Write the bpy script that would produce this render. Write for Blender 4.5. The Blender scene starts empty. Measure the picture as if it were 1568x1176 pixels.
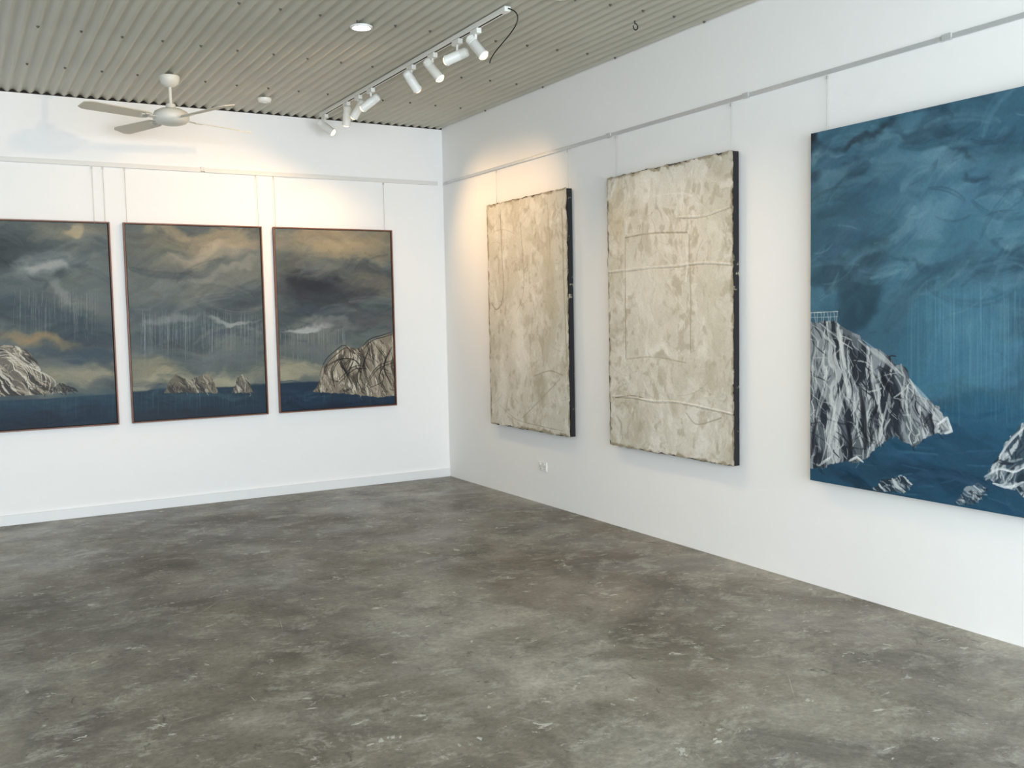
import bpy, bmesh, math, random
import numpy as np
from mathutils import Vector, Matrix

random.seed(7)
scene = bpy.context.scene
H = 3.2
X0, Y0 = -7.2, -10.2          # far left wall / shop-front wall

# ---------------------------------------------------------------- camera
CAM = (-3.98299, -8.05365, 1.49206, 1.04479, -0.07099, -0.01985, 1473.91885)
PW, PH = 1568.0, 1176.0
def cam_axes():
    cx, cy, cz, yaw, pitch, roll, f = CAM
    fw = np.array([math.cos(yaw)*math.cos(pitch), math.sin(yaw)*math.cos(pitch), math.sin(pitch)])
    r = np.cross(fw, [0, 0, 1.]); r /= np.linalg.norm(r)
    u = np.cross(r, fw)
    return np.array([cx, cy, cz]), r*math.cos(roll)+u*math.sin(roll), -r*math.sin(roll)+u*math.cos(roll), fw, f
CO, CR, CU, CF, FPX = cam_axes()
def survey(px, py, ax, val):
    d = CF + CR*(px-PW/2)/FPX - CU*(py-PH/2)/FPX
    t = (val-CO[ax])/d[ax]
    return CO + d*t
cd = bpy.data.cameras.new("camera"); cam = bpy.data.objects.new("camera", cd)
scene.collection.objects.link(cam)
cam.matrix_world = Matrix(((CR[0], CU[0], -CF[0], CO[0]), (CR[1], CU[1], -CF[1], CO[1]), (CR[2], CU[2], -CF[2], CO[2]), (0, 0, 0, 1)))
cd.sensor_fit = 'HORIZONTAL'; cd.sensor_width = 36; cd.lens = FPX/PW*36; cd.clip_start = .05; cd.clip_end = 200
scene.camera = cam

# ---------------------------------------------------------------- helpers
def lin(c):
    c = np.asarray(c, float)/255.
    return np.where(c <= .04045, c/12.92, ((c+.055)/1.055)**2.4)
def rgba(r, g, b):
    l = lin([r, g, b]); return (float(l[0]), float(l[1]), float(l[2]), 1)

def mat(name, col=(.8, .8, .8, 1), rough=.5, metal=0., emit=None, estr=0., noise=None, bump=None, spec=.5, det=4):
    m = bpy.data.materials.new(name); m.use_nodes = True
    nt = m.node_tree; b = nt.nodes["Principled BSDF"]
    b.inputs["Base Color"].default_value = col
    b.inputs["Roughness"].default_value = rough
    b.inputs["Metallic"].default_value = metal
    b.inputs["Specular IOR Level"].default_value = spec
    if emit:
        b.inputs["Emission Color"].default_value = emit; b.inputs["Emission Strength"].default_value = estr
    tc = nt.nodes.new("ShaderNodeTexCoord")
    if noise:
        sc, amt = noise
        n = nt.nodes.new("ShaderNodeTexNoise"); n.inputs["Scale"].default_value = sc; n.inputs["Detail"].default_value = det
        nt.links.new(tc.outputs["Object"], n.inputs["Vector"])
        r = nt.nodes.new("ShaderNodeValToRGB")
        r.color_ramp.elements[0].position = .3; r.color_ramp.elements[1].position = .7
        r.color_ramp.elements[0].color = tuple(max(0, c*(1-amt)) for c in col[:3])+(1,)
        r.color_ramp.elements[1].color = tuple(min(1, c*(1+amt)) for c in col[:3])+(1,)
        nt.links.new(n.outputs["Fac"], r.inputs["Fac"]); nt.links.new(r.outputs["Color"], b.inputs["Base Color"])
    if bump:
        sc, st, dist = bump
        n2 = nt.nodes.new("ShaderNodeTexNoise"); n2.inputs["Scale"].default_value = sc; n2.inputs["Detail"].default_value = min(det, 3)
        nt.links.new(tc.outputs["Object"], n2.inputs["Vector"])
        bp = nt.nodes.new("ShaderNodeBump"); bp.inputs["Strength"].default_value = st; bp.inputs["Distance"].default_value = dist
        nt.links.new(n2.outputs["Fac"], bp.inputs["Height"]); nt.links.new(bp.outputs["Normal"], b.inputs["Normal"])
    return m

class MB:
    """mesh builder collecting primitives into one object"""
    def __init__(s): s.v = []; s.f = []; s.m = []; s.sm = []
    def add(s, vs, fs, mi=0, M=None, smooth=False):
        o = len(s.v)
        for v in vs:
            v = Vector(v)
            if M is not None: v = M @ v
            s.v.append(tuple(v))
        for f in fs:
            s.f.append([i+o for i in f]); s.m.append(mi); s.sm.append(smooth)
    def box(s, a, b, mi=0, M=None, bev=0.0):
        bm = bmesh.new()
        bmesh.ops.create_cube(bm, size=1)
        for v in bm.verts:
            v.co = Vector([(a[i]+b[i])/2 + v.co[i]*(b[i]-a[i]) for i in range(3)])
        if bev > 0:
            bmesh.ops.bevel(bm, geom=bm.edges[:], offset=bev, segments=2, affect='EDGES', profile=.5)
        bm.verts.index_update()
        s.add([v.co[:] for v in bm.verts], [[v.index for v in f.verts] for f in bm.faces], mi, M)
        bm.free()
    def rev(s, prof, seg=24, mi=0, M=None, caps=(True, True)):
        vs = []; fs = []
        for (r, z) in prof:
            for k in range(seg):
                a = 2*math.pi*k/seg; vs.append((r*math.cos(a), r*math.sin(a), z))
        for i in range(len(prof)-1):
            for k in range(seg):
                k2 = (k+1) % seg
                fs.append([i*seg+k, i*seg+k2, (i+1)*seg+k2, (i+1)*seg+k])
        s.add(vs, fs, mi, M, True)
        if caps[0]: s.add(vs[:seg], [list(range(seg))[::-1]], mi, M)
        if caps[1]: s.add(vs[-seg:], [list(range(seg))], mi, M)
    def cyl(s, p, q, r, seg=12, mi=0, M=None):
        p = Vector(p); q = Vector(q); d = q-p
        R = d.to_track_quat('Z', 'Y').to_matrix().to_4x4()
        T = Matrix.Translation(p) @ R
        if M is not None: T = M @ T
        s.rev([(r, 0), (r, d.length)], seg, mi, T)
    def obj(s, name, mats, parent=None, autosmooth=True):
        me = bpy.data.meshes.new(name); me.from_pydata(s.v, [], s.f)
        for m in mats: me.materials.append(m)
        me.polygons.foreach_set("material_index", s.m)
        me.polygons.foreach_set("use_smooth", s.sm)
        me.update()
        o = bpy.data.objects.new(name, me); scene.collection.objects.link(o)
        if parent: o.parent = parent
        return o
def empty(name, loc=(0, 0, 0)):
    o = bpy.data.objects.new(name, None); o.location = loc; o.empty_display_size = .1
    scene.collection.objects.link(o); return o

# ---------------------------------------------------------------- materials
M_wall = mat("white_wall_paint", rgba(242, 241, 238), .75, bump=(9, .3, .008), spec=.2, det=2)
M_trim = mat("white_trim_paint", rgba(232, 232, 230), .45)
M_railb = mat("rail_painted", rgba(222, 220, 214), .5)
M_rail = mat("rail_satin_white", rgba(206, 208, 208), .22, metal=.35)
M_dark = mat("dark_gap", rgba(40, 36, 32), .9)
M_white = mat("white_enamel", rgba(232, 232, 226), .35)
M_fan = mat("fan_white", rgba(212, 210, 200), .4)
M_blade = mat("fan_blade", rgba(205, 198, 180), .5)
M_black = mat("black_rubber", rgba(22, 22, 22), .5)
M_wire = mat("steel_wire", rgba(190, 188, 182), .4, metal=.3)
M_lens = mat("warm_lens", rgba(255, 220, 170), .3, emit=(1, .66, .34, 1), estr=4.5)
M_down = mat("downlight_lens", rgba(255, 250, 240), .3, emit=(1, .95, .86, 1), estr=14)
M_screw = mat("roof_screw", rgba(95, 92, 84), .5, metal=.4)
M_ceil = mat("corrugated_iron_paint", rgba(190, 187, 171), .4, noise=(1.6, .05), spec=.4, det=2)
M_fleck = mat("old_paint_drops", rgba(182, 179, 168), .7, noise=(18, .3), spec=.3)

# concrete floor
def floor_mat():
    m = bpy.data.materials.new("stained_concrete"); m.use_nodes = True
    nt = m.node_tree; N = nt.nodes; L = nt.links; b = N["Principled BSDF"]
    tc = N.new("ShaderNodeTexCoord")
    def noise(sc, det=6, rough=.6, dist=0., stretch=None, rot=0, off=0):
        mp = N.new("ShaderNodeMapping"); L.new(tc.outputs["Object"], mp.inputs["Vector"])
        mp.inputs["Location"].default_value = (off, off*.7, 0)
        mp.inputs["Rotation"].default_value = (0, 0, rot)
        if stretch: mp.inputs["Scale"].default_value = stretch
        n = N.new("ShaderNodeTexNoise"); n.inputs["Scale"].default_value = sc; n.inputs["Detail"].default_value = det
        n.inputs["Roughness"].default_value = rough; n.inputs["Distortion"].default_value = dist
        L.new(mp.outputs[0], n.inputs["Vector"]); return n.outputs["Fac"]
    def ramp(src, stops):
        r = N.new("ShaderNodeValToRGB"); e = r.color_ramp.elements
        e[0].position, e[0].color = stops[0]; e[1].position, e[1].color = stops[-1]
        for p, c in stops[1:-1]:
            x = e.new(p); x.color = c
        L.new(src, r.inputs["Fac"]); return r.outputs["Color"]
    def mix(a, c2, fac, mode='MIX', f=None):
        x = N.new("ShaderNodeMix"); x.data_type = 'RGBA'; x.blend_type = mode
        L.new(a, x.inputs["A"])
        if isinstance(c2, tuple): x.inputs["B"].default_value = c2
        else: L.new(c2, x.inputs["B"])
        if f is not None: x.inputs["Factor"].default_value = f
        else: L.new(fac, x.inputs["Factor"])
        return x.outputs["Result"]
    g = lambda v: (v, v, v, 1)
    base = ramp(noise(.6, 6, .62, .6), [(.34, rgba(98, 89, 77)), (.5, rgba(124, 118, 105)), (.66, rgba(150, 146, 134))])
    cl = ramp(noise(2.0, 8, .74, .6, off=3), [(.36, g(.56)), (.5, g(.97)), (.66, g(1.42))])
    col = mix(base, cl, None, 'MULTIPLY', 1.0)
    dk = ramp(noise(1.1, 5, .65, .8, off=11), [(.5, g(0)), (.64, g(.5))])
    col = mix(col, rgba(76, 67, 56), dk)
    pat = ramp(noise(4.2, 8, .82, .4, stretch=(1, 1.4, 1), rot=.5, off=5), [(.52, g(0)), (.61, g(.5))])
    col = mix(col, rgba(172, 169, 156), pat)
    fl = ramp(noise(6.5, 7, .78, .5, stretch=(1, 1.7, 1), rot=.9, off=20), [(.615, g(0)), (.635, g(.75))])
    col = mix(col, rgba(192, 190, 179), fl)
    fl2 = ramp(noise(3.4, 9, .85, .3, stretch=(1.6, 1, 1), rot=.3, off=47), [(.62, g(0)), (.65, g(.55))])
    col = mix(col, rgba(186, 184, 173), fl2)
    fd = ramp(noise(8, 5, .7, .5, stretch=(1.6, 1, 1), rot=.2, off=33), [(.63, g(0)), (.67, g(.6))])
    col = mix(col, rgba(60, 54, 46), fd)
    fine = ramp(noise(42, 3, .75, off=2), [(.3, g(.76)), (.7, g(1.22))])
    col = mix(col, fine, None, 'MULTIPLY', 1.0)
    L.new(col, b.inputs["Base Color"])
    rr = ramp(noise(1.7, 4, .6, off=15), [(.35, g(.3)), (.65, g(.54))])
    L.new(rr, b.inputs["Roughness"]); b.inputs["Specular IOR Level"].default_value = .5
    bp = N.new("ShaderNodeBump"); bp.inputs["Strength"].default_value = .3; bp.inputs["Distance"].default_value = .01
    L.new(noise(12, 5, .7, off=1), bp.inputs["Height"]); L.new(bp.outputs[0], b.inputs["Normal"])
    return m
M_floor = floor_mat()

# ---------------------------------------------------------------- room shell
b = MB(); b.box((X0-.15, Y0-.15, -.1), (.15, .15, 0))
# dried paint drops and scrapes on the slab (part of the floor mesh)
frng = random.Random(31)
def flake(x, y, r, el, an):
    n = 11; ph = [frng.uniform(.35, 1.25) for _ in range(n)]
    vs = []
    for k in range(n):
        a = 2*math.pi*k/n; u = r*el*ph[k]*math.cos(a); v = r*ph[(k*3) % n]*math.sin(a)
        vs.append((x+u*math.cos(an)-v*math.sin(an), y+u*math.sin(an)+v*math.cos(an), .0005))
    vs.append((x, y, .0008))
    b.add(vs, [[k, (k+1) % n, n] for k in range(n)], 1)
def cluster(x, y, R):
    an = frng.uniform(0, math.pi)
    for _ in range(frng.randint(3, 9)):
        if not (X0+.1 < x < -.1 and Y0+.1 < y < -.1): continue
        flake(x+frng.gauss(0, R), y+frng.gauss(0, R*.6), R*frng.uniform(.12, .42), frng.uniform(1, 3.2), an+frng.uniform(-.5, .5))
spots = [(492, 855, 12), (620, 862, 9), (520, 885, 9), (580, 930, 10), (615, 975, 12), (700, 843, 9), (712, 795, 9), (920, 885, 6), (935, 912, 12), (205, 992, 9), (165, 900, 8), (75, 900, 10),
         (935, 988, 5), (570, 795, 7), (240, 1112, 12), (600, 1130, 12), (720, 1137, 12), (830, 1030, 10), (1062, 985, 7), (780, 885, 7), (855, 858, 6), (330, 980, 6), (420, 865, 7), (1100, 1135, 10),
         (1240, 1075, 10), (1180, 935, 6), (1300, 1000, 6), (1440, 980, 6), (70, 1065, 9), (345, 905, 5), (640, 795, 5), (450, 830, 6), (1010, 940, 6), (680, 972, 5), (120, 1130, 8)]
for px, py, s_ in spots:
    p = survey(px, py, 2, 0); dist = float(np.linalg.norm(p-CO)); cluster(float(p[0]), float(p[1]), s_*dist/1474*.75)
for _ in range(330):
    flake(frng.uniform(X0+.2, -.15), frng.uniform(-8.5, -.2), frng.uniform(.003, .010), frng.uniform(1, 3), frng.uniform(0, 3.14))
for _ in range(26):      # hairline scratches
    x, y, an, l = frng.uniform(-5, -.6), frng.uniform(-6.2, -.6), frng.uniform(0, 3.14), frng.uniform(.08, .3)
    dx, dy = math.cos(an)*l/2, math.sin(an)*l/2; nx_, ny_ = -math.sin(an)*.0018, math.cos(an)*.0018
    if x+l > -.1 or y+l > -.1: continue
    b.add([(x-dx, y-dy, .0005), (x+nx_, y+ny_, .0005), (x+dx, y+dy, .0005), (x-nx_, y-ny_, .0005)], [[3, 2, 1, 0]], 1)
b.obj("floor", [M_floor, M_fleck])
b = MB(); b.box((X0-.15, 0, -.1), (.15, .15, H+.001)); b.box((X0-.15, .012, H), (.15, .15, H+.1), 1); b.obj("wall_back", [M_wall, M_dark])
b = MB(); b.box((0, Y0-.15, -.1), (.15, 0, H+.1)); b.obj("wall_right", [M_wall])
b = MB(); b.box((X0-.15, Y0-.15, -.1), (X0, 0, H+.1)); b.obj("wall_left", [M_wall])
b = MB()
b.box((X0, Y0-.15, 0), (0, Y0, .35)); b.box((X0, Y0-.15, 2.85), (0, Y0, H+.1))
for xa, xb in ((X0, -6.9), (-3.75, -3.55), (-.35, 0)):
    b.box((xa, Y0-.15, .35), (xb, Y0, 2.85))
b.obj("wall_front", [M_wall])
for i, (xa, xb) in enumerate(((-6.9, -3.75), (-3.55, -.35))):
    b = MB(); t = .05
    b.box((xa, Y0-.1, .35), (xa+t, Y0-.04, 2.85)); b.box((xb-t, Y0-.1, .35), (xb, Y0-.04, 2.85))
    b.box((xa+t, Y0-.1, .35), (xb-t, Y0-.04, .35+t)); b.box((xa+t, Y0-.1, 2.85-t), (xb-t, Y0-.04, 2.85))
    xm = (xa+xb)/2; b.box((xm-t/2, Y0-.1, .35+t), (xm+t/2, Y0-.04, 2.85-t))
    b.obj("window_%d" % (i+1), [M_trim])
b = MB(); b.box((X0, -.018, 0), (-.002, 0, .078), 0, bev=.003); b.obj("baseboard_back", [M_trim])

# ceiling: corrugated sheet running towards the back wall, with roofing screws
pitch = .076; amp = .011; per = 10
xs = np.arange(X0-.1, .1, pitch/per)
b = MB()
vs = []; fs = []
ys = [Y0-.1, -7, -4, -2, -1, .1]
for y in ys:
    for x in xs: vs.append((x, y, H+.004+amp*(1+math.cos(2*math.pi*x/pitch))))
n = len(xs)
for j in range(len(ys)-1):
    for i in range(n-1):
        fs.append([j*n+i, j*n+i+1, (j+1)*n+i+1, (j+1)*n+i])
b.add(vs, fs, 0, None, True)
b.box((X0-.1, Y0-.1, H+.06), (.1, .1, H+.08), 0)
for yy in (-.9, -1.81, -2.72, -3.6, -4.5, -5.4, -6.3):
    k = int(X0/pitch)
    while k*pitch < -.05:
        xk = (k+.5)*pitch
        if xk > X0+.05:
            b.rev([(.009, 0), (.009, -.005), (.005, -.005), (.005, -.011)], 8, 1, Matrix.Translation((xk, yy+random.uniform(-.01, .01), H+.005)))
        k += 3
b.obj("ceiling", [M_ceil, M_screw])

# ---------------------------------------------------------------- picture rails
zr = 2.712
pr_b = MB()
for xa, xb in ((X0+.01, -2.165), (-2.155, -.06)):
    pr_b.box((xa, -.016, zr-.010), (xb, 0, zr+.016), 0, bev=.002)
    pr_b.box((xa, -.021, zr-.018), (xb, -.004, zr-.008), 0)
pr_b.box((-2.175, -.021, zr-.019), (-2.145, 0, zr+.024), 0, bev=.002)
pr_b.obj("picture_rail", [M_railb])
pr_r = MB()
joints = [Y0+.01, -7.2, -5.2, -3.92, -2.6, -.03]
for ya, yb in zip(joints[:-1], joints[1:]):
    pr_r.box((-.012, ya+.003, zr-.011), (0, yb-.003, zr+.011), 0, bev=.002)
    pr_r.box((-.016, ya+.003, zr-.013), (-.01, yb-.003, zr-.007), 0)
for y in joints[1:-1]: pr_r.box((-.017, y-.025, zr-.015), (0, y+.025, zr+.015), 0, bev=.002)
pr_r.obj("picture_rail", [M_rail])
def hang_wires(parent, Minv, pts):
    b = MB()
    for p, ztop in pts:
        b.cyl((p[0], p[1], 2.691), (p[0], p[1], ztop), .0018, 6, 0)
        b.box((p[0]-.005, p[1]-.004, 2.672), (p[0]+.005, p[1]+.004, 2.69), 0)
    o = b.obj("hanging_wires", [M_wire], parent); o.data.transform(Minv)

# ---------------------------------------------------------------- painting engine
def sm(x): return x*x*(3-2*x)
def vnoise(U, V, seed):
    rng = np.random.RandomState(seed); G = rng.rand(128, 128)
    iu = np.floor(U).astype(int); iv = np.floor(V).astype(int)
    fu = sm(U-iu); fv = sm(V-iv)
    a = G[iv % 128, iu % 128]; b_ = G[iv % 128, (iu+1) % 128]; c = G[(iv+1) % 128, iu % 128]; d = G[(iv+1) % 128, (iu+1) % 128]
    return (a*(1-fu)+b_*fu)*(1-fv)+(c*(1-fu)+d*fu)*fv
def fbm(U, V, seed, o=5, g=.5):
    s = 0; a = 1; t = 0
    for i in range(o):
        s = s+a*vnoise(U*2**i+17.3*i, V*2**i+9.1*i, seed+i); t += a; a *= g
    return s/t
def step(x, a, b_): return sm(np.clip((x-a)/(b_-a), 0, 1))
class Art:
    def __init__(s, w, h, nx, ny, seed, px2m):
        s.w, s.h, s.nx, s.ny, s.seed = w, h, nx, ny, seed
        s.X, s.Y = np.meshgrid(np.linspace(0, w, nx), np.linspace(0, h, ny))
        s.C = np.zeros((ny, nx, 3)); s.D = np.zeros((ny, nx)); s.q = px2m
        s.rng = np.random.RandomState(seed); s.k = seed*31
        s.wx = (fbm(s.X*4, s.Y*4, seed+900, 5)-.5); s.wy = (fbm(s.X*4, s.Y*4, seed+950, 5)-.5)
    def noise(s, fx, fy, o=5, ang=0.):
        s.k += 13
        ca, sa = math.cos(ang), math.sin(ang)
        X = s.X+s.wx*.15; Y = s.Y+s.wy*.15
        return fbm((X*ca+Y*sa)*fx+50, (-X*sa+Y*ca)*fy+50, s.k, o)
    def put(s, col, a):
        a = np.clip(a, 0, 1)[..., None]; s.C = s.C*(1-a)+np.array(col, float)*a
    def blob(s, x, y, rx, ry, col, a=1., ang=0, soft=.6, warp=.5, sc=.0050):
        cx, cy = s.q(x, y); rx *= sc; ry *= sc
        ang = math.radians(ang); ca, sa = math.cos(ang), math.sin(ang)
        dx = s.X-cx+s.wx*warp*.5; dy = s.Y-cy+s.wy*warp*.5
        u = (dx*ca+dy*sa)/rx; v = (-dx*sa+dy*ca)/ry
        d = np.sqrt(u*u+v*v)+(s.noise(7, 12, 4, ang)-.5)*.9
        m = 1-step(d, 1-soft, 1+soft*.7)
        s.put(col, m*a*(.7+.5*s.noise(6, 14, 4, ang)))
    def band(s, y0, y1, col, a=1., soft=.03, tilt=0.):
        yy = s.Y+s.wy*.03+tilt*s.X
        s.put(col, a*step(yy, y0-soft, y0+soft)*(1-step(yy, y1-soft, y1+soft)))
    def seg(s, pts, wd, col, a, bristle=0., taper=True, px=True, relief=0.):
        P = [s.q(*p) for p in pts] if px else pts
        P = np.array(P, float)
        dx = s.w/(s.nx-1); dy = s.h/(s.ny-1); pad = wd*1.5+dx
        i0 = max(0, int((P[:, 0].min()-pad)/dx)); i1 = min(s.nx, int((P[:, 0].max()+pad)/dx)+2)
        j0 = max(0, int((P[:, 1].min()-pad)/dy)); j1 = min(s.ny, int((P[:, 1].max()+pad)/dy)+2)
        if i1 <= i0 or j1 <= j0: return
        X = s.X[j0:j1, i0:i1]; Y = s.Y[j0:j1, i0:i1]
        best = np.full(X.shape, 9.); sd = np.zeros(X.shape); al = np.zeros(X.shape)
        nseg = len(P)-1
        for k in range(nseg):
            A = P[k]; B = P[k+1]; d = B-A; L2 = d@d+1e-12
            t = np.clip(((X-A[0])*d[0]+(Y-A[1])*d[1])/L2, 0, 1)
            ex = X-A[0]-t*d[0]; ey = Y-A[1]-t*d[1]; dist = np.hypot(ex, ey)
            m = dist < best
            sg = (ex*d[1]-ey*d[0])/math.sqrt(L2)
            best = np.where(m, dist, best); sd = np.where(m, sg, sd); al = np.where(m, (k+t)/nseg, al)
        w2 = wd*(np.sqrt(np.clip(1-(2*al-1)**2, 0, 1))*.7+.3) if taper else wd
        m = 1-step(best/w2, .45, 1.05)
        if bristle > 0:
            s.k += 7
            m = m*(1-bristle+bristle*1.6*vnoise(sd/wd*4+40, al*1.5+s.k % 37, s.k))
        m = np.clip(m*a, 0, 1)
        c = s.C[j0:j1, i0:i1]; s.C[j0:j1, i0:i1] = c*(1-m[..., None])+np.array(col, float)*m[..., None]
        if relief: s.D[j0:j1, i0:i1] += relief*m
    def painterly(s, n, wd, ln, ang, a, jit, yr=(0, 1), spread=.6):
        """rework the surface with brush strokes that drag the local colour about"""
        for i in range(n):
            x = s.rng.uniform(0, s.w); y = s.rng.uniform(yr[0], yr[1])*s.h
            ix = min(s.nx-1, int(x/s.w*(s.nx-1))); iy = min(s.ny-1, int(y/s.h*(s.ny-1)))
            col = s.C[iy, ix]+s.rng.uniform(-jit, jit)+s.rng.uniform(-jit*.25, jit*.25, 3)
            t = ang+s.rng.uniform(-spread, spread); l = s.rng.uniform(*ln); c = s.rng.uniform(-.3, .3)*l
            dx, dy = math.cos(t)*l/2, math.sin(t)*l/2
            s.seg([(x-dx, y-dy), (x-dx*.4-dy*.3*c/l*3, y-dy*.4+c*.6), (x+dx*.4, y+dy*.4+c*.6), (x+dx, y+dy)], s.rng.uniform(*wd), col, a*s.rng.uniform(.4, 1), .7, True, False)
    def arcs(s, n, box, ln, wd, cols, a, an0, an1, px=True):
        """single-curvature sweeping strokes"""
        for i in range(n):
            x = s.rng.uniform(box[0], box[1]); y = s.rng.uniform(box[2], box[3])
            l = s.rng.uniform(*ln); t = s.rng.uniform(an0, an1); turn = s.rng.uniform(.4, 1.5)*(1 if s.rng.rand() < .6 else -1)
            pts = []; cx, cy = x-math.cos(t)*l/2, y-math.sin(t)*l/2; hd = t-turn/2
            for k in range(9):
                pts.append((cx, cy)); cx += math.cos(hd)*l/8; cy += math.sin(hd)*l/8; hd += turn/8
            s.seg(pts, s.rng.uniform(*wd), cols[s.rng.randint(len(cols))], a*s.rng.uniform(.5, 1), .85, True, px)
    def curve(s, pts, n=14):
        P = [np.array(p, float) for p in pts]; P = [2*P[0]-P[1]]+P+[2*P[-1]-P[-2]]; out = []
        for i in range(1, len(P)-2):
            for k in range(n):
                t = k/n
                out.append(.5*((2*P[i])+(-P[i-1]+P[i+1])*t+(2*P[i-1]-5*P[i]+4*P[i+1]-P[i+2])*t*t+(-P[i-1]+3*P[i]-3*P[i+1]+P[i+2])*t**3))
        out.append(P[-2]); return out
    def drips(s, xa, xb, y, ln, n, col, a=.4, wd=.0025, jy=6):
        for i in range(n):
            x = s.rng.uniform(xa, xb); y1 = y+s.rng.uniform(-jy, jy); l = ln*s.rng.uniform(.25, 1.)
            s.seg([(x, y1), (x+s.rng.uniform(-.5, .5), y1+l)], wd*s.rng.uniform(.6, 1.6), col, a*s.rng.uniform(.3, 1), taper=True)
    def poly(s, pts, col, a=1., rough=.012):
        P = [s.q(*p) for p in pts]
        X = s.X+s.noise(22, 22, 4)*rough*2-rough; Y = s.Y+s.noise(22, 22, 4)*rough*2-rough
        ins = np.zeros(X.shape, bool)
        for i in range(len(P)):
            (xa, ya), (xb, yb) = P[i], P[(i+1) % len(P)]
            c = ((ya > Y) != (yb > Y)) & (X < (xb-xa)*(Y-ya)/((yb-ya) if abs(yb-ya) > 1e-9 else 1e-9)+xa)
            ins ^= c
        s.put(col, ins*a); return ins
    def mesh(s, origin, ux, nrm, name, material, parent, disp=1., rag=0.):
        nx, ny = s.nx, s.ny
        X, Y = s.X.copy(), s.Y.copy()
        if rag:
            e = np.minimum(np.minimum(X, s.w-X), np.minimum(Y, s.h-Y))
            f = np.clip(1-e/.05, 0, 1)
            X += f*rag*2*(fbm(s.X*25, s.Y*25, 333, 3)-.5); Y += f*rag*2*(fbm(s.X*25, s.Y*25, 555, 3)-.5)
        o = np.array(origin); ux = np.array(ux); nr = np.array(nrm)
        co = o+X[..., None]*ux-Y[..., None]*np.array([0, 0, 1.])+(s.D*disp)[..., None]*nr
        me = bpy.data.meshes.new(name)
        me.vertices.add(nx*ny); me.vertices.foreach_set("co", co.reshape(-1).astype(np.float32))
        I = np.arange(nx*ny).reshape(ny, nx)
        q = np.stack([I[:-1, :-1], I[1:, :-1], I[1:, 1:], I[:-1, 1:]], -1).reshape(-1, 4)
        me.loops.add(q.size); me.loops.foreach_set("vertex_index", q.reshape(-1).astype(np.int32))
        me.polygons.add(len(q)); me.polygons.foreach_set("loop_start", (np.arange(len(q))*4).astype(np.int32))
        me.update(calc_edges=True)
        me.polygons.foreach_set("use_smooth", np.ones(len(q), bool))
        at = me.color_attributes.new("pigment", 'FLOAT_COLOR', 'POINT')
        c = np.ones((nx*ny, 4), np.float32); c[:, :3] = lin(np.clip(s.C, 0, 255)).reshape(-1, 3)
        at.data.foreach_set("color", c.reshape(-1))
        me.materials.append(material); me.update()
        ob = bpy.data.objects.new(name, me); scene.collection.objects.link(ob); ob.parent = parent
        return ob
def paint_mat(name, rough, bsc, bst, spec=.3):
    m = mat(name, rough=rough, bump=(bsc, bst, .002), spec=spec)
    nt = m.node_tree; a = nt.nodes.new("ShaderNodeAttribute"); a.attribute_name = "pigment"
    tc = nt.nodes.new("ShaderNodeTexCoord"); n = nt.nodes.new("ShaderNodeTexNoise"); n.inputs["Scale"].default_value = 90
    nt.links.new(tc.outputs["Object"], n.inputs["Vector"])
    r = nt.nodes.new("ShaderNodeMapRange"); r.inputs["To Min"].default_value = .85; r.inputs["To Max"].default_value = 1.15
    nt.links.new(n.outputs["Fac"], r.inputs["Value"])
    x = nt.nodes.new("ShaderNodeMix"); x.data_type = 'RGBA'; x.blend_type = 'MULTIPLY'; x.inputs["Factor"].default_value = 1
    nt.links.new(a.outputs["Color"], x.inputs["A"]); nt.links.new(r.outputs["Result"], x.inputs["B"])
    nt.links.new(x.outputs["Result"], nt.nodes["Principled BSDF"].inputs["Base Color"])
    return m
M_oil = paint_mat("oil_paint", .55, 60, .3, .25)
M_gesso = paint_mat("plaster_gesso", .85, 45, .5)
M_frame = mat("walnut_frame", rgba(118, 76, 56), .45, noise=(14, .25))
M_backing = mat("frame_shadow_gap", rgba(28, 22, 18), .8)

def qback(x0):
    return lambda px, py: (lambda p: (p[0]-x0, 2.272-p[2]))(survey(px, py, 1, -.04))
def rock(A, pts, base, light, dark, n, fl, fd, ang=1.2, wd=.003, ln=20, whites=(226, 222, 210), blacks=(22, 22, 24), pb=.5, rough=.012, freq=(34, 7)):
    """rock: mottled directional paint inside the silhouette, then charcoal and white drawing"""
    ins = A.poly(pts, base, 1., rough).astype(float)
    A.put(dark, ins*step(A.noise(freq[0]*.5, freq[1]*.7, 5, ang-1.57), fd, fd+.12)*.9)
    A.put(light, ins*step(A.noise(freq[0], freq[1], 5, ang-1.57), fl, fl+.1)*.9)
    A.put(whites, ins*step(A.noise(freq[0]*1.4, freq[1]*1.2, 4, ang-1.4), fl+.08, fl+.14)*.8)
    P = np.array(pts, float); x0, y0 = P.min(0); x1, y1 = P.max(0)
    def inside(x, y):
        c = False
        for i in range(len(P)):
            xa, ya = P[i]; xb, yb = P[(i+1) % len(P)]
            if (ya > y) != (yb > y) and x < (xb-xa)*(y-ya)/(yb-ya)+xa: c = not c
        return c
    k = 0; tries = 0
    while k < n and tries < n*20:
        tries += 1
        x = A.rng.uniform(x0, x1); y = A.rng.uniform(y0, y1)
        if not inside(x, y): continue
        k += 1
        t = ang+A.rng.normal(0, .55); l = ln*A.rng.uniform(.25, 1.2)
        dx, dy = math.cos(t)*l, math.sin(t)*l
        if not inside(x+dx, y+dy): dx *= .3; dy *= .4
        black = A.rng.rand() < pb
        j = A.rng.uniform(-14, 14)
        col = np.array(blacks if black else whites, float)+(abs(j) if black else -abs(j)*2)
        q = [(x, y), (x+dx*.5+A.rng.uniform(-.2, .2)*l, y+dy*.5+A.rng.uniform(-.1, .1)*l), (x+dx, y+dy)]
        A.seg(A.curve(q, 4), wd*A.rng.uniform(.4, 1.5), col, A.rng.uniform(.35, .95), bristle=.4)
    return ins

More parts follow.
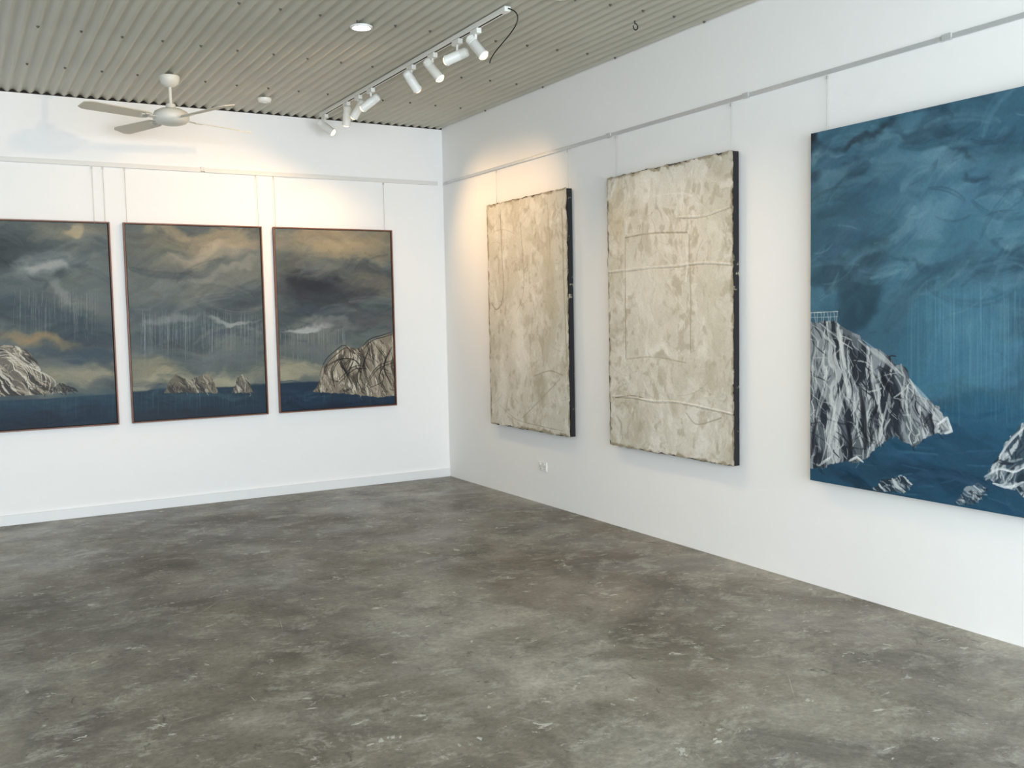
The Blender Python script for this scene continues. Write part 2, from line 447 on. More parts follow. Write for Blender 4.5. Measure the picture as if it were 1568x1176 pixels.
def seascape(idx, xl, xr):
    w, h = xr-xl-.032, 1.57-.032
    A = Art(w, h, 320, 460, 100+idx*17, qback(xl+.016))
    g = A.noise(2.5, 4, 5)
    A.put((86, 95, 95), np.ones_like(g))
    A.put((110, 114, 109), step(g, .45, .75)*.7)
    A.put((58, 68, 73), step(A.noise(2, 5, 5, .2), .48, .72)*.7)
    hz = 1.30
    cool = [(52, 62, 68), (66, 78, 84), (92, 102, 104), (120, 125, 122), (44, 52, 58)]
    if idx == 0:
        A.blob(20, 350, 90, 30, (64, 74, 74), .8)
        A.blob(120, 350, 50, 16, (136, 130, 112), .7, 5)
        A.blob(70, 398, 62, 20, (124, 130, 128), .7, 12)
        A.blob(10, 375, 40, 26, (50, 58, 60), .8)
        A.blob(140, 430, 60, 30, (90, 99, 99), .7, 20)
        A.blob(30, 470, 90, 26, (60, 73, 80), .85, 8)
        A.blob(130, 505, 80, 30, (50, 64, 74), .85, 8)
        A.painterly(220, (.012, .045), (.12, .4), -.1, .45, 14, (0, .75))
        A.arcs(22, (-40, 178, 345, 515), (40, 110), (.02, .06), cool, .3, -.5, .5)
        A.blob(118, 346, 18, 8, (190, 172, 136), .6)
        A.blob(70, 404, 40, 9, (172, 174, 170), .6, 22); A.blob(95, 440, 22, 7, (150, 154, 150), .5, 50)
        A.drips(20, 150, 452, 70, 80, (150, 155, 152), .3, jy=14)
        A.blob(60, 525, 60, 11, (162, 136, 94), .65, 10)
        A.blob(20, 515, 50, 7, (140, 122, 92), .5, 5)
        A.blob(130, 540, 70, 11, (56, 72, 84), .9, 8)
        A.blob(120, 572, 80, 17, (160, 153, 126), .8, 0)
        A.painterly(70, (.01, .03), (.1, .35), 0, .4, 10, (.65, .84), .2)
        A.band(hz+.02, 1.6, (28, 50, 66), 1, .008)
        A.blob(90, 612, 90, 9, (42, 72, 86), .6); A.blob(60, 645, 120, 12, (22, 36, 50), .8)
        A.painterly(60, (.008, .02), (.1, .4), 0, .5, 10, (.87, 1), .1)
        A.drips(0, 175, 600, 50, 50, (60, 88, 100), .3)
        rock(A, [(-60, 560), (-20, 534), (8, 525), (26, 528), (44, 534), (58, 552), (64, 568), (78, 582), (88, 590), (104, 598), (60, 601), (0, 604), (-60, 604)], (108, 102, 92), (164, 155, 136), (56, 54, 52), 150, .53, .47, ang=.8, whites=(214, 208, 192), blacks=(34, 33, 33))
        for i in range(11):
            A.seg(A.curve([(-25+i*9, 536+i*3), (5+i*8, 532+i*5), (30+i*5, 552+i*5)], 6), .0032, (220, 214, 198), .75, .4)
        rock(A, [(80, 596), (92, 582), (102, 588), (112, 591), (122, 598)], (52, 56, 54), (90, 90, 82), (34, 38, 40), 16, .6, .5, whites=(130, 128, 116))
    if idx == 1:
        A.blob(215, 375, 50, 40, (88, 93, 88), .8)
        A.blob(330, 362, 85, 16, (146, 135, 112), .8, -5)
        A.blob(315, 385, 75, 14, (158, 149, 130), .7, -12)
        A.blob(350, 418, 80, 18, (110, 114, 108), .8, -14)
        A.blob(235, 430, 50, 24, (116, 122, 118), .7, 0)
        A.blob(370, 448, 60, 18, (60, 70, 77), .85, -8)
        A.blob(240, 470, 60, 12, (76, 89, 95), .8)
        A.blob(310, 500, 110, 24, (66, 81, 91), .8, 0)
        A.painterly(240, (.012, .045), (.12, .42), -.18, .45, 14, (0, .75))
        A.arcs(24, (195, 405, 400, 560), (40, 120), (.02, .06), cool, .3, -.5, .3)
        A.blob(300, 380, 60, 8, (176, 165, 140), .45, -14); A.blob(262, 356, 36, 6, (168, 152, 122), .5, 0)
        A.blob(385, 370, 24, 14, (150, 139, 116), .5, 0); A.blob(350, 405, 50, 6, (138, 138, 130), .5, -16)
        A.blob(262, 486, 44, 9, (140, 146, 145), .5, 0); A.blob(362, 491, 46, 4.5, (170, 174, 171), .55, 2); A.blob(385, 462, 30, 8, (52, 60, 68), .6, -6)
        A.drips(215, 403, 484, 76, 220, (146, 156, 158), .3, jy=14)
        A.drips(215, 403, 500, 80, 110, (62, 80, 93), .33, jy=14)
        A.blob(300, 545, 120, 14, (90, 103, 108), .5)
        A.blob(300, 578, 130, 15, (166, 161, 134), .8)
        A.blob(225, 562, 40, 16, (148, 142, 116), .65)
        A.painterly(70, (.01, .03), (.1, .35), 0, .4, 10, (.66, .84), .2)
        A.band(hz, 1.6, (31, 52, 66), 1, .008)
        A.blob(300, 604, 120, 6, (50, 78, 90), .6); A.blob(300, 640, 120, 12, (34, 40, 52), .8)
        A.painterly(60, (.008, .02), (.1, .4), 0, .5, 10, (.86, 1), .1)
        A.drips(205, 400, 596, 40, 90, (76, 94, 99), .33)
        rock(A, [(252, 599), (262, 578), (270, 571), (280, 576), (292, 580), (304, 574), (318, 570), (328, 580), (334, 599)], (104, 100, 88), (136, 130, 113), (58, 57, 56), 70, .58, .5, ln=14, wd=.0022, whites=(172, 166, 149), blacks=(34, 34, 36), pb=.65)
        rock(A, [(356, 599), (364, 576), (372, 570), (380, 576), (388, 599)], (104, 100, 90), (154, 150, 136), (52, 52, 54), 46, .56, .5, ln=14, wd=.0022, whites=(196, 192, 180), blacks=(32, 32, 34), pb=.55)
    if idx == 2:
        A.blob(520, 366, 110, 24, (144, 131, 107), .9, 0)
        A.blob(560, 385, 60, 18, (164, 149, 121), .6, 5)
        A.blob(560, 430, 70, 26, (114, 108, 95), .8, 5)
        A.blob(445, 400, 34, 30, (78, 81, 79), .85)
        A.blob(480, 435, 72, 32, (42, 47, 54), .92, 5)
        A.blob(530, 445, 50, 22, (56, 60, 65), .85, -10)
        A.blob(490, 478, 80, 14, (60, 69, 78), .9, 5)
        A.blob(570, 490, 50, 20, (84, 86, 85), .8, 0)
        A.painterly(230, (.012, .045), (.12, .42), -.05, .45, 14, (0, .68))
        A.arcs(20, (425, 605, 400, 500), (40, 110), (.02, .06), cool, .28, -.5, .5)
        A.blob(500, 403, 30, 6, (116, 115, 111), .5, -20); A.blob(520, 372, 50, 7, (172, 155, 122), .5, 0); A.blob(475, 430, 40, 16, (36, 40, 47), .6, 5)
        A.blob(468, 501, 42, 4, (196, 199, 197), .75, 4)
        A.blob(500, 498, 50, 6, (134, 138, 138), .5, 0)
        A.drips(430, 530, 503, 58, 90, (156, 162, 160), .32)
        A.blob(470, 535, 60, 13, (96, 103, 104), .6)
        A.blob(450, 570, 60, 21, (166, 159, 133), .8)
        A.painterly(70, (.01, .03), (.1, .35), 0, .4, 10, (.66, .84), .2)
        A.band(hz+.005, 1.6, (28, 48, 68), 1, .008)
        A.blob(500, 604, 90, 6, (40, 68, 86), .7); A.blob(500, 625, 100, 7, (22, 35, 52), .7)
        A.painterly(60, (.008, .02), (.1, .4), 0, .5, 10, (.86, 1), .1)
        A.drips(430, 600, 600, 22, 50, (58, 86, 102), .35)
        rock(A, [(480, 597), (492, 580), (490, 566), (502, 552), (514, 538), (530, 526), (546, 532), (556, 528), (566, 518), (584, 514), (600, 508), (625, 505), (625, 604), (580, 605), (550, 602), (520, 600)],
             (130, 121, 105), (162, 152, 133), (80, 73, 65), 180, .54, .5, ang=1.3, wd=.0030, ln=24, pb=.62, whites=(204, 197, 178), blacks=(28, 26, 27))
        for c in ([(492, 575), (500, 552), (514, 538), (530, 528), (540, 545), (530, 575), (534, 600)], [(546, 534), (556, 550), (550, 575), (560, 598)], [(556, 532), (568, 520), (586, 514), (602, 509)],
                  [(575, 525), (590, 548), (580, 575), (592, 600)], [(520, 545), (508, 565), (512, 590)], [(545, 545), (528, 560), (540, 590), (520, 598)], [(568, 530), (560, 560), (572, 592)], [(600, 530), (588, 560), (600, 590)],
                  [(500, 560), (525, 548), (548, 552), (556, 575)], [(515, 585), (540, 562), (560, 560)], [(565, 580), (580, 560), (604, 550)], [(530, 530), (522, 552), (535, 570)]):
            for r in range(2):
                j = A.rng.uniform(-3, 3, 2); A.seg(A.curve([(x+j[0], y+j[1]) for x, y in c], 6), .0048, (28, 26, 26), .88, .4)
    e = empty("seascape_painting", ((xl+xr)/2, -.02, 1.49))
    Minv = Matrix.Translation((-(xl+xr)/2, .02, -1.49))
    ob = A.mesh((xl+.014, -.034, 2.272-.014), (1, 0, 0), (0, -1, 0), "canvas", M_oil, e); ob.data.transform(Minv)
    f = MB(); zt, zb = 2.272, .704; t = .010
    f.box((xl, -.042, zb), (xl+t, -.006, zt), 0, bev=.001); f.box((xr-t, -.042, zb), (xr, -.006, zt), 0, bev=.001)
    f.box((xl+t, -.042, zt-t), (xr-t, -.006, zt), 0, bev=.001); f.box((xl+t, -.042, zb), (xr-t, -.006, zb+t), 0, bev=.001)
    f.box((xl+t, -.024, zb+t), (xr-t, -.008, zt-t), 1)
    f.box((xl+.016, -.0335, zb+.016), (xr-.016, -.0235, zt-.016), 1)
    fo = f.obj("frame", [M_frame, M_backing], e); fo.data.transform(Minv)
    wx = {0: (-3.86, -2.99, -2.912), 1: (-2.755, -1.728), 2: (-1.583, -.60)}[idx]
    hang_wires(e, Minv, [((x, -.024, 0), 2.2) for x in wx if xl < x < xr])
for i, (a, c) in enumerate(((-3.965, -2.883), (-2.786, -1.705), (-1.608, -.535))): seascape(i, a, c)

# --- plaster-textured abstract canvases
def side_mat():
    m = mat("charcoal_canvas_edge", rgba(24, 22, 22), .8)
    nt = m.node_tree; tc = nt.nodes.new("ShaderNodeTexCoord"); n = nt.nodes.new("ShaderNodeTexNoise")
    n.inputs["Scale"].default_value = 16; n.inputs["Detail"].default_value = 5
    nt.links.new(tc.outputs["Object"], n.inputs["Vector"]); r = nt.nodes.new("ShaderNodeValToRGB")
    r.color_ramp.elements[0].position = .62; r.color_ramp.elements[0].color = rgba(22, 21, 22)
    r.color_ramp.elements[1].position = .67; r.color_ramp.elements[1].color = rgba(150, 142, 120)
    nt.links.new(n.outputs["Fac"], r.inputs["Fac"]); nt.links.new(r.outputs["Color"], nt.nodes["Principled BSDF"].inputs["Base Color"])
    return m
M_side = side_mat()
def qright(y0, zt):
    return lambda px, py: (lambda p: (y0-p[1], zt-p[2]))(survey(px, py, 0, -.06))
def abstract(idx, ya, yb):
    w, h, zt = ya-yb, 1.83, 2.412
    A = Art(w, h, 340, 500, 400+idx*23, qright(ya, zt))
    g = A.noise(3, 3, 6)
    A.put((207, 202, 188), np.ones_like(g))
    A.put((219, 215, 203), step(A.noise(3, 2.2, 6), .42, .7)*.8)
    A.put((196, 190, 173), step(A.noise(3.5, 3, 6), .45, .75)*.7)
    A.painterly(160, (.03, .08), (.1, .35), .8, .35, 8, (0, 1), 1.5)
    A.put((182, 174, 154), step(A.noise(7, 6, 6), .56, .74)*.5)
    A.put((166, 158, 136), step(A.noise(24, 18, 6), .57, .7)*.45)
    A.put((230, 227, 217), step(A.noise(18, 12, 6), .56, .7)*.45)
    A.arcs(60, (0, w, 0, h), (.08, .4), (.002, .005), [(160, 151, 130), (176, 168, 148), (230, 226, 214)], .5, -1.6, 1.6, px=False)
    A.D += (A.noise(3, 3, 6)-.5)*.008+(A.noise(20, 20, 5)-.5)*.005
    dk = (144, 136, 115); wh = (232, 229, 219)
    L = lambda pts, wd=.004, col=dk, a=.6, rel=-.0015: A.seg(A.curve(pts, 6), wd, col, a, .7, False, True, rel)
    if idx == 0:
        L([(766, 330), (769, 400), (771, 440), (768, 464), (760, 474), (753, 466)], .007, a=.75)
        L([(838, 310), (842, 380), (838, 420)], .005); L([(797, 340), (802, 440), (790, 480)], .004)
        L([(800, 640), (828, 612), (858, 580)], .005); L([(818, 576), (842, 568), (862, 575)], .006, a=.75)
        L([(765, 620), (790, 642), (825, 652), (862, 660)], .004); L([(815, 480), (812, 540), (820, 600)], .004, (166, 158, 136))
        L([(860, 320), (864, 450), (868, 560)], .010, (160, 150, 122), .7)
        A.blob(792, 530, 10, 45, wh, .7, 0, sc=.008); A.blob(838, 430, 10, 60, (190, 182, 158), .6, sc=.008); A.blob(770, 590, 8, 30, wh, .6, sc=.008); A.blob(775, 360, 6, 40, wh, .4, sc=.008)
        A.blob(830, 595, 9, 16, (176, 168, 145), .6, sc=.008)
    else:
        L([(958, 548), (957, 450), (957, 368)], .007, (168, 160, 139), .85); L([(957, 364), (1000, 357), (1052, 356)], .007, (158, 150, 129), .9); L([(1055, 360), (1057, 440), (1057, 540)], .007, (166, 158, 137), .85)
        L([(960, 550), (1000, 547), (1050, 556)], .006, (176, 168, 148), .8)
        for pts in ([(930, 416), (985, 410), (1040, 406), (1075, 402), (1120, 404)], [(1040, 332), (1075, 330), (1100, 322), (1120, 314)], [(938, 606), (970, 608), (1000, 614), (1040, 616), (1124, 634)]):
            L(pts, .006, (228, 224, 212), .7, .005); L([(x, y+3) for x, y in pts], .003, (150, 141, 119), .75, -.003)
        L([(1050, 632), (1066, 650), (1092, 644), (1104, 640)], .005, a=.75); L([(942, 609), (965, 606), (985, 609)], .004, (118, 110, 92), .8)
        L([(1050, 370), (1052, 400), (1050, 430)], .012, wh, .7, .003); L([(1000, 300), (1040, 296), (1060, 300)], .008, wh, .5, .002)
        A.blob(1020, 540, 22, 12, wh, .7, sc=.006); A.blob(990, 300, 40, 16, wh, .5, sc=.006); A.blob(1000, 470, 30, 60, (220, 216, 203), .6, sc=.006)
        A.blob(1090, 480, 14, 80, (194, 188, 167), .5, sc=.006); A.blob(945, 330, 10, 50, (196, 184, 156), .5, sc=.006); A.blob(1025, 552, 14, 6, (168, 160, 139), .6, sc=.006)
    e_ = np.minimum(np.minimum(A.X, w-A.X), np.minimum(A.Y, h-A.Y))
    A.put((140, 129, 106), (1-step(e_+(A.noise(18, 18, 4)-.5)*.06, .002, .020))*.75)
    A.put((40, 36, 32), (1-step(e_+(A.noise(22, 22, 4)-.5)*.035, -.004, .004))*.9)
    e = empty("abstract_textured_canvas", (-.03, (ya+yb)/2, 1.5)); Minv = Matrix.Translation((.03, -(ya+yb)/2, -1.5))
    o = A.mesh((-.06, ya, zt), (0, -1, 0), (-1, 0, 0), "plastered_surface", M_gesso, e, rag=.006); o.data.transform(Minv)
    f = MB(); f.box((-.0545, yb+.003, zt-h+.003), (-.012, ya-.003, zt-.003), 0, bev=.003)
    fo = f.obj("stretcher", [M_side], e); fo.data.transform(Minv)
    hang_wires(e, Minv, [((-.022, y, 0), 2.35) for y in ((-1.04, -2.11) if idx == 0 else (-2.7, -3.814))])
abstract(0, -.93, -2.143); abstract(1, -2.64, -3.868)

# --- large blue seascape
ya = -4.447; w = 1.83; h = 1.82; zt = 2.405
A = Art(w, h, 600, 600, 777, qright(ya, zt))
A.put((58, 96, 115), np.ones_like(A.X))
A.put((80, 122, 141), step(A.noise(2.2, 3, 5, -.4), .45, .7)*.7)
A.put((42, 70, 87), step(A.noise(2.5, 4, 5, .3), .52, .75)*.7)
S = .0034
blobs = [(1250, 225, 42, 26, (24, 28, 36), .95, -20), (1330, 185, 60, 16, (34, 50, 62), .85, -15), (1430, 165, 60, 18, (42, 68, 84), .8, -10), (1480, 200, 40, 14, (30, 50, 64), .8, 20),
           (1275, 243, 38, 8, (116, 148, 162), .8, -30), (1300, 285, 60, 12, (88, 124, 140), .8, -20), (1250, 290, 22, 12, (34, 54, 66), .8, 0), (1400, 240, 70, 24, (88, 126, 144), .75, -15),
           (1520, 180, 60, 20, (62, 100, 120), .8, 0), (1540, 290, 50, 26, (56, 92, 112), .8, 0), (1440, 300, 60, 26, (98, 138, 156), .8, -20), (1300, 335, 70, 22, (58, 94, 112), .8, 10),
           (1350, 385, 60, 16, (84, 122, 140), .7, -25), (1470, 355, 80, 20, (72, 114, 134), .8, -10), (1345, 440, 60, 36, (40, 66, 80), .7, -40), (1300, 420, 50, 22, (46, 74, 90), .7, 0),
           (1420, 395, 60, 9, (48, 78, 96), .7, -5), (1530, 405, 50, 8, (46, 78, 96), .7, 0), (1480, 480, 80, 50, (76, 122, 143), .85, 0), (1480, 560, 90, 50, (66, 114, 137), .8, 0),
           (1340, 480, 40, 20, (38, 66, 82), .7, -30), (1420, 520, 30, 60, (56, 100, 121), .7, 0), (1260, 380, 30, 36, (54, 90, 108), .7, 0), (1490, 260, 26, 8, (38, 62, 78), .7, 30), (1380, 200, 30, 7, (104, 138, 153), .6, -20)]
for bl in blobs: A.blob(*bl[:7], sc=S, warp=.9)
rng = A.rng
pal = [(36, 56, 70), (46, 80, 98), (74, 114, 132), (98, 138, 154), (120, 156, 168), (60, 102, 121)]
A.arcs(110, (1240, 1700, 150, 470), (40, 130), (.03, .08), pal, .34, -1.0, .4)
A.painterly(240, (.012, .045), (.12, .45), -.3, .4, 14, (0, .72), .8)
for bl in blobs: A.blob(bl[0]+rng.uniform(-8, 8), bl[1]+rng.uniform(-5, 5), bl[2]*.75, bl[3]*.65, bl[4], bl[5]*.5, bl[6], sc=S, warp=1.1, soft=.8)
A.arcs(60, (1240, 1700, 165, 440), (40, 110), (.014, .035), pal, .32, -1.0, .4)
A.arcs(20, (1240, 1700, 165, 460), (30, 80), (.006, .012), [(32, 50, 64), (120, 154, 166)], .3, -.9, .3)
# rain of drips
A.arcs(6, (1420, 1600, 425, 440), (120, 200), (.02, .04), [(48, 80, 98)], .35, -.15, 0)
A.drips(1390, 1700, 468, 165, 260, (112, 155, 172), .17, .004, 40)
A.drips(1390, 1700, 474, 150, 150, (56, 99, 121), .2, .004, 40)
# sea
A.band(1.44, 1.9, (32, 70, 94), .9, .06)
A.blob(1500, 640, 90, 24, (40, 86, 110), .8, 0, sc=S); A.blob(1400, 720, 120, 16, (28, 56, 78), .8, 8, sc=S); A.blob(1320, 735, 90, 14, (26, 48, 66), .8, 8, sc=S)
A.painterly(160, (.01, .03), (.1, .4), .15, .5, 16, (.72, 1), .3)
for i in range(40):
    x = rng.uniform(1260, 1700); y = rng.uniform(680, 800)
    A.seg([(x, y), (x+rng.uniform(20, 70), y+rng.uniform(-6, 14))], rng.uniform(.003, .010), [(50, 100, 124), (28, 56, 76), (66, 116, 138)][rng.randint(3)], .35, .7)
A.drips(1440, 1600, 600, 60, 40, (80, 132, 154), .22, .003)
cl = [(1225, 490), (1250, 494), (1270, 491), (1286, 496), (1298, 508), (1316, 516), (1330, 530), (1346, 534), (1362, 548), (1378, 560), (1388, 568), (1396, 584), (1404, 600), (1420, 610), (1432, 620), (1444, 636), (1458, 652), (1450, 664), (1434, 662), (1418, 670), (1402, 684), (1386, 678), (1372, 668), (1352, 680), (1340, 686), (1330, 698), (1312, 710), (1286, 704), (1262, 716), (1225, 716)]
rock(A, cl, (90, 100, 106), (138, 146, 150), (34, 41, 50), 330, .50, .48, ang=1.35, wd=.0042, ln=36, whites=(200, 204, 204), blacks=(24, 29, 38), pb=.45, rough=.02, freq=(26, 5))
for x, y, x2, y2, wd in [(1288, 505, 1298, 600, .026), (1300, 560, 1270, 690, .016), (1332, 545, 1350, 640, .016), (1366, 600, 1345, 680, .012), (1278, 610, 1262, 712, .014), (1385, 590, 1400, 660, .013), (1250, 520, 1246, 600, .010), (1392, 580, 1450, 655, .014), (1318, 520, 1384, 575, .012), (1310, 600, 1306, 640, .013), (1270, 560, 1250, 640, .012)]:
    for r in range(3):
        j = rng.uniform(-5, 5, 4); A.seg(A.curve([(x+j[0], y), ((x+x2)/2+j[1], (y+y2)/2), (x2+j[2], y2+j[3])], 6), wd*.6, (210, 214, 213), .5, .9)
for x, y, x2, y2, wd in [(1318, 590, 1326, 690, .022), (1250, 640, 1246, 700, .018), (1296, 640, 1300, 700, .018), (1345, 560, 1370, 610, .014), (1410, 630, 1420, 660, .01), (1340, 620, 1336, 680, .016)]:
    for r in range(3):
        j = rng.uniform(-5, 5, 4); A.seg(A.curve([(x+j[0], y), ((x+x2)/2+j[1], (y+y2)/2), (x2+j[2], y2+j[3])], 6), wd*.7, (22, 26, 34), .55, .8)
for p in ([(1436, 650), (1450, 640), (1457, 660), (1446, 664)], [(1300, 706), (1312, 700), (1322, 708)], [(1255, 712), (1272, 700)]):
    A.seg(p, .009, (226, 229, 229), .85, .4)
# railing on the cliff top
A.seg([(1240, 479), (1283, 477)], .003, (190, 196, 196), .85, taper=False); A.seg([(1240, 486), (1283, 485)], .0022, (180, 186, 186), .7, taper=False)
for x in range(1242, 1286, 5): A.seg([(x, 478), (x+(x % 2)*3-1, 494)], .0022, (190, 196, 196), .75, taper=False)
# foreground rocks
kw = dict(light=(140, 152, 157), dark=(34, 50, 62), fl=.52, fd=.47, whites=(202, 209, 210), blacks=(24, 34, 46), rough=.02)
rock(A, [(1338, 746), (1350, 736), (1362, 731), (1378, 728), (1390, 734), (1396, 744), (1384, 756), (1362, 755), (1350, 752)], (76, 96, 108), n=40, wd=.004, ln=14, ang=.6, **kw)
rock(A, [(1462, 770), (1472, 756), (1484, 747), (1500, 742), (1510, 748), (1508, 760), (1490, 775)], (66, 88, 104), n=40, wd=.004, ln=16, ang=.6, **kw)
rock(A, [(1504, 732), (1516, 720), (1530, 700), (1540, 682), (1552, 664), (1566, 648), (1590, 636), (1640, 620), (1730, 640), (1730, 790), (1600, 790), (1568, 762), (1540, 744)], (60, 78, 90), n=210, wd=.006, ln=34, ang=2.0, **kw)
for p in ([(1508, 730), (1530, 718), (1552, 722), (1568, 716)], [(1530, 700), (1548, 674), (1568, 655)], [(1520, 740), (1545, 746), (1568, 738)]):
    A.seg(A.curve(p), .008, (222, 226, 226), .85, .5)
A.D += (A.noise(30, 30, 3)-.5)*.002
e = empty("blue_seascape_painting", (-.03, ya-w/2, 1.5)); Minv = Matrix.Translation((.03, -ya+w/2, -1.5))
o = A.mesh((-.06, ya, zt), (0, -1, 0), (-1, 0, 0), "canvas", M_oil, e); o.data.transform(Minv)
f = MB(); f.box((-.0575, ya-w+.001, zt-h+.001), (-.012, ya-.001, zt-.001), 0)
fo = f.obj("stretcher", [mat("painted_canvas_edge", rgba(22, 44, 62), .7, noise=(12, .4))], e); fo.data.transform(Minv)
hang_wires(e, Minv, [((-.022, y, 0), 2.35) for y in (-4.52, -6.15)])

# ---------------------------------------------------------------- lighting track + heads
XT = -1.22
b = MB(); b.box((XT-.018, -3.3, H-.022), (XT+.018, -.22, H+.004), 0, bev=.002); b.box((XT-.006, -3.29, H-.0225), (XT+.006, -.23, H-.0215), 1)
b.box((XT-.02, -3.33, H-.024), (XT+.02, -3.27, H+.004), 0, bev=.003)
b.obj("lighting_track", [M_white, M_dark])
heads = [(-.30, (-.12, -.92, 2.1), 62), (-.81, (-1.05, 0, 1.9), 18), (-1.06, (-1.6, 0, 2.1), 22), (-1.31, (-2.3, 0, 2.15), 36), (-2.03, (0, -1.4, 2.0), 44),
         (-2.36, (-.25, -3.3, 1.3), 40), (-2.71, (-3.2, 0, 2.2), 60), (-2.95, (-.35, -4.15, 1.25), 30)]
for y, tgt, pw in heads:
    b = MB(); ztop = H-.0245
    o3 = Vector((XT, y, ztop))
    T = Matrix.Translation(o3)
    b.box((-.016, -.045, -.03), (.016, .045, 0), 0, T, bev=.003)
    b.cyl((0, 0, -.03), (0, 0, -.075), .008, 12, 0, T)
    piv = Vector((0, 0, -.095))
    d = (Vector(tgt)-(o3+piv)).normalized()
    R = Matrix.Translation(o3+piv) @ d.to_track_quat('Z', 'Y').to_matrix().to_4x4()
    b.rev([(.012, -.075), (.026, -.07), (.029, -.06), (.029, -.02), (.031, -.018), (.031, .07), (.034, .074), (.034, .080), (.030, .080), (.028, .074)], 28, 0, R, (True, False))
    b.rev([(.0285, .078), (.024, .088), (.014, .095), (.0001, .098)], 28, 1, R, (False, False))
    for k in range(3): b.rev([(.0305, -.055+k*.012), (.0305, -.051+k*.012)], 28, 0, R, (True, True))
    b.cyl((0, 0, -.075), (0, 0, -.1), .011, 12, 0, T)
    ob = b.obj("track_spotlight", [M_white, M_lens])
    ld = bpy.data.lights.new("spot_lamp", 'SPOT'); ld.energy = pw; ld.color = (1, .64, .32); ld.spot_size = math.radians(76); ld.spot_blend = 1; ld.shadow_soft_size = .03
    lo = bpy.data.objects.new("spot_lamp", ld); scene.collection.objects.link(lo)
    lo.matrix_world = Matrix.Translation(o3+piv+d*.135) @ (-d).to_track_quat('Z', 'Y').to_matrix().to_4x4()
    lo.parent = ob
# supply cable looping from the track end
cu = bpy.data.curves.new("power_cable", 'CURVE'); cu.dimensions = '3D'; cu.bevel_depth = .0035; cu.bevel_resolution = 2
sp = cu.splines.new('NURBS'); pts = [(-1.22, -3.335, 3.19), (-1.19, -3.40, 3.16), (-1.19, -3.40, 3.09), (-1.21, -3.22, 3.02), (-1.20, -3.08, 2.98), (-1.19, -3.06, 2.96)]
sp.points.add(len(pts)-1)
for p, c in zip(sp.points, pts): p.co = (*c, 1)
sp.use_endpoint_u = True; sp.order_u = 4
co = bpy.data.objects.new("power_cable", cu); cu.materials.append(M_black); scene.collection.objects.link(co)

# ---------------------------------------------------------------- recessed downlights, smoke alarm, hook
for (x, y, p) in ((-1.80, -2.61, 14), (-1.05, -3.62, 14)):
    b = MB(); T = Matrix.Translation((x, y, H+.006))
    b.rev([(.066, 0), (.066, -.008), (.060, -.011), (.052, -.010), (.048, -.004)], 32, 0, T, (True, False))
    b.rev([(.0515, -.0095), (.0001, -.0125)], 32, 1, T, (False, False))
    ob = b.obj("recessed_downlight", [M_white, M_down])
    ld = bpy.data.lights.new("downlight_lamp", 'SPOT'); ld.energy = p; ld.color = (1, .93, .82); ld.spot_size = math.radians(120); ld.spot_blend = 1; ld.shadow_soft_size = .05
    lo = bpy.data.objects.new("downlight_lamp", ld); scene.collection.objects.link(lo); lo.location = (x, y, H-.02); lo.parent = ob
b = MB(); b.rev([(.052, 0), (.052, -.012), (.045, -.026), (.030, -.032), (.0001, -.033)], 28, 0, Matrix.Translation((-1.79, -.55, H+.006)))
b.rev([(.012, -.03), (.012, -.036), (.0001, -.037)], 16, 0, Matrix.Translation((-1.79, -.55, H+.006)))
b.obj("smoke_alarm", [M_white])
b = MB(); hp = Vector((-.416, -3.43, H+.006)); b.cyl(hp, hp+Vector((0, 0, -.02)), .004, 8); prev = None
for k in range(13):
    a = math.radians(90-k*24); p = hp+Vector((.018*math.cos(a)*.9, -.006, -.038+.018*math.sin(a)))
    if prev: b.cyl(prev, p, .0035, 8)
    prev = p
b.obj("ceiling_hook", [M_black])

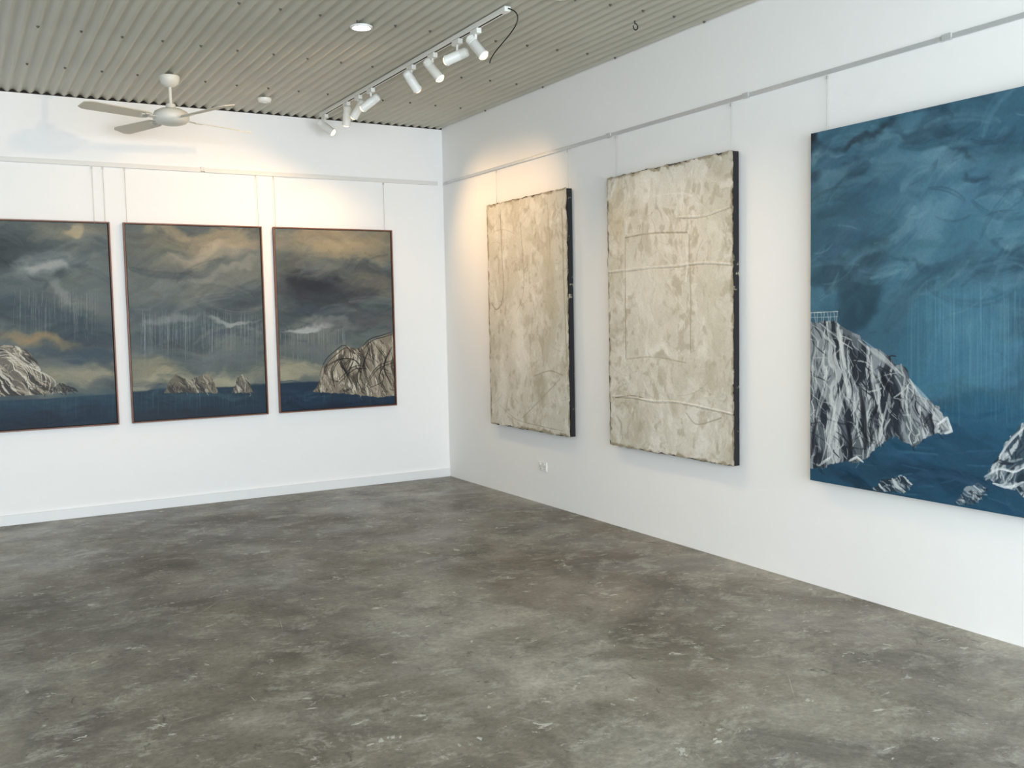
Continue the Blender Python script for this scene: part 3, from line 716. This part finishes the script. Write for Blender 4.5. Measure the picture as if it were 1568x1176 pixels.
# ---------------------------------------------------------------- ceiling fan
fx, fy = -2.57, -.94
fan = empty("ceiling_fan", (fx, fy, 2.93))
b = MB(); b.rev([(.068, .276), (.068, .25), (.058, .225), (.03, .205), (.014, .2)], 32, 0)
b.rev([(.011, .215), (.011, .05)], 16, 0); b.rev([(.03, .085), (.034, .075), (.034, .045)], 20, 0)
b.obj("downrod", [M_fan], fan)
b = MB(); b.rev([(.03, .052), (.075, .048), (.11, .03), (.122, .005), (.122, -.022), (.10, -.045), (.06, -.058), (.0001, -.062)], 40, 0)
b.rev([(.1235, .004), (.1235, -.004)], 40, 0)
b.obj("motor_housing", [M_fan], fan)
for k in range(4):
    a = math.radians(23+90*k)
    R = Matrix.Rotation(a, 4, 'Z') @ Matrix.Translation((0, 0, -.02)) @ Matrix.Rotation(math.radians(13), 4, 'X')
    b = MB(); out = []
    n = 14
    for i in range(n+1):
        t = i/n; x = .17+t*.49; wdt = .054+.014*t
        if t > .88: wdt *= math.sqrt(max(0, 1-((t-.88)/.125)**2))*.5+.5
        if t < .08: wdt *= .75+.25*t/.08
        out.append((x, wdt))
    vs = []
    for x, wd in out: vs += [(x, -wd, .0), (x, wd*.9, .0), (x, -wd, .006), (x, wd*.9, .006)]
    fs = []
    for i in range(n):
        o4 = i*4; fs += [[o4, o4+1, o4+5, o4+4], [o4+2, o4+6, o4+7, o4+3], [o4, o4+4, o4+6, o4+2], [o4+1, o4+3, o4+7, o4+5]]
    fs += [[0, 2, 3, 1], [n*4, n*4+1, n*4+3, n*4+2]]
    b.add(vs, fs, 1, R)
    b.box((.09, -.018, -.004), (.24, .018, .001), 0, R, bev=.001); b.box((.18, -.035, -.004), (.215, .035, .001), 0, R, bev=.001)
    b.obj("blade_%d" % (k+1), [M_fan, M_blade], fan)

# ---------------------------------------------------------------- power outlet
b = MB(); oy, oz = -1.66, .30
b.box((-.009, oy-.058, oz-.036), (0, oy+.058, oz+.036), 0, bev=.003)
for s in (-1, 1):
    b.box((-.0125, oy+s*.03-.008, oz+.012), (-.008, oy+s*.03+.008, oz+.026), 0, bev=.001)
    b.box((-.0095, oy+s*.03-.011, oz-.006), (-.0088, oy+s*.03-.008, oz+.004), 1)
    b.box((-.0095, oy+s*.03+.008, oz-.006), (-.0088, oy+s*.03+.011, oz+.004), 1)
    b.box((-.0095, oy+s*.03-.0015, oz-.024), (-.0088, oy+s*.03+.0015, oz-.013), 1)
b.obj("power_outlet", [M_white, M_dark])

# ---------------------------------------------------------------- daylight
wd = bpy.data.worlds.new("world"); scene.world = wd; wd.use_nodes = True
bg = wd.node_tree.nodes["Background"]; bg.inputs[0].default_value = (.72, .85, 1, 1); bg.inputs[1].default_value = 1.5
for xm in (-5.32, -1.95):
    ld = bpy.data.lights.new("daylight", 'AREA'); ld.shape = 'RECTANGLE'; ld.size = 3.1; ld.size_y = 2.4; ld.energy = 292; ld.color = (.82, .91, 1)
    lo = bpy.data.objects.new("window_daylight", ld); scene.collection.objects.link(lo)
    lo.location = (xm, Y0-.3, 1.65); lo.rotation_euler = (math.radians(90), 0, 0)

scene.view_settings.view_transform = 'Standard'
scene.view_settings.look = 'None'
scene.view_settings.exposure = 0.04
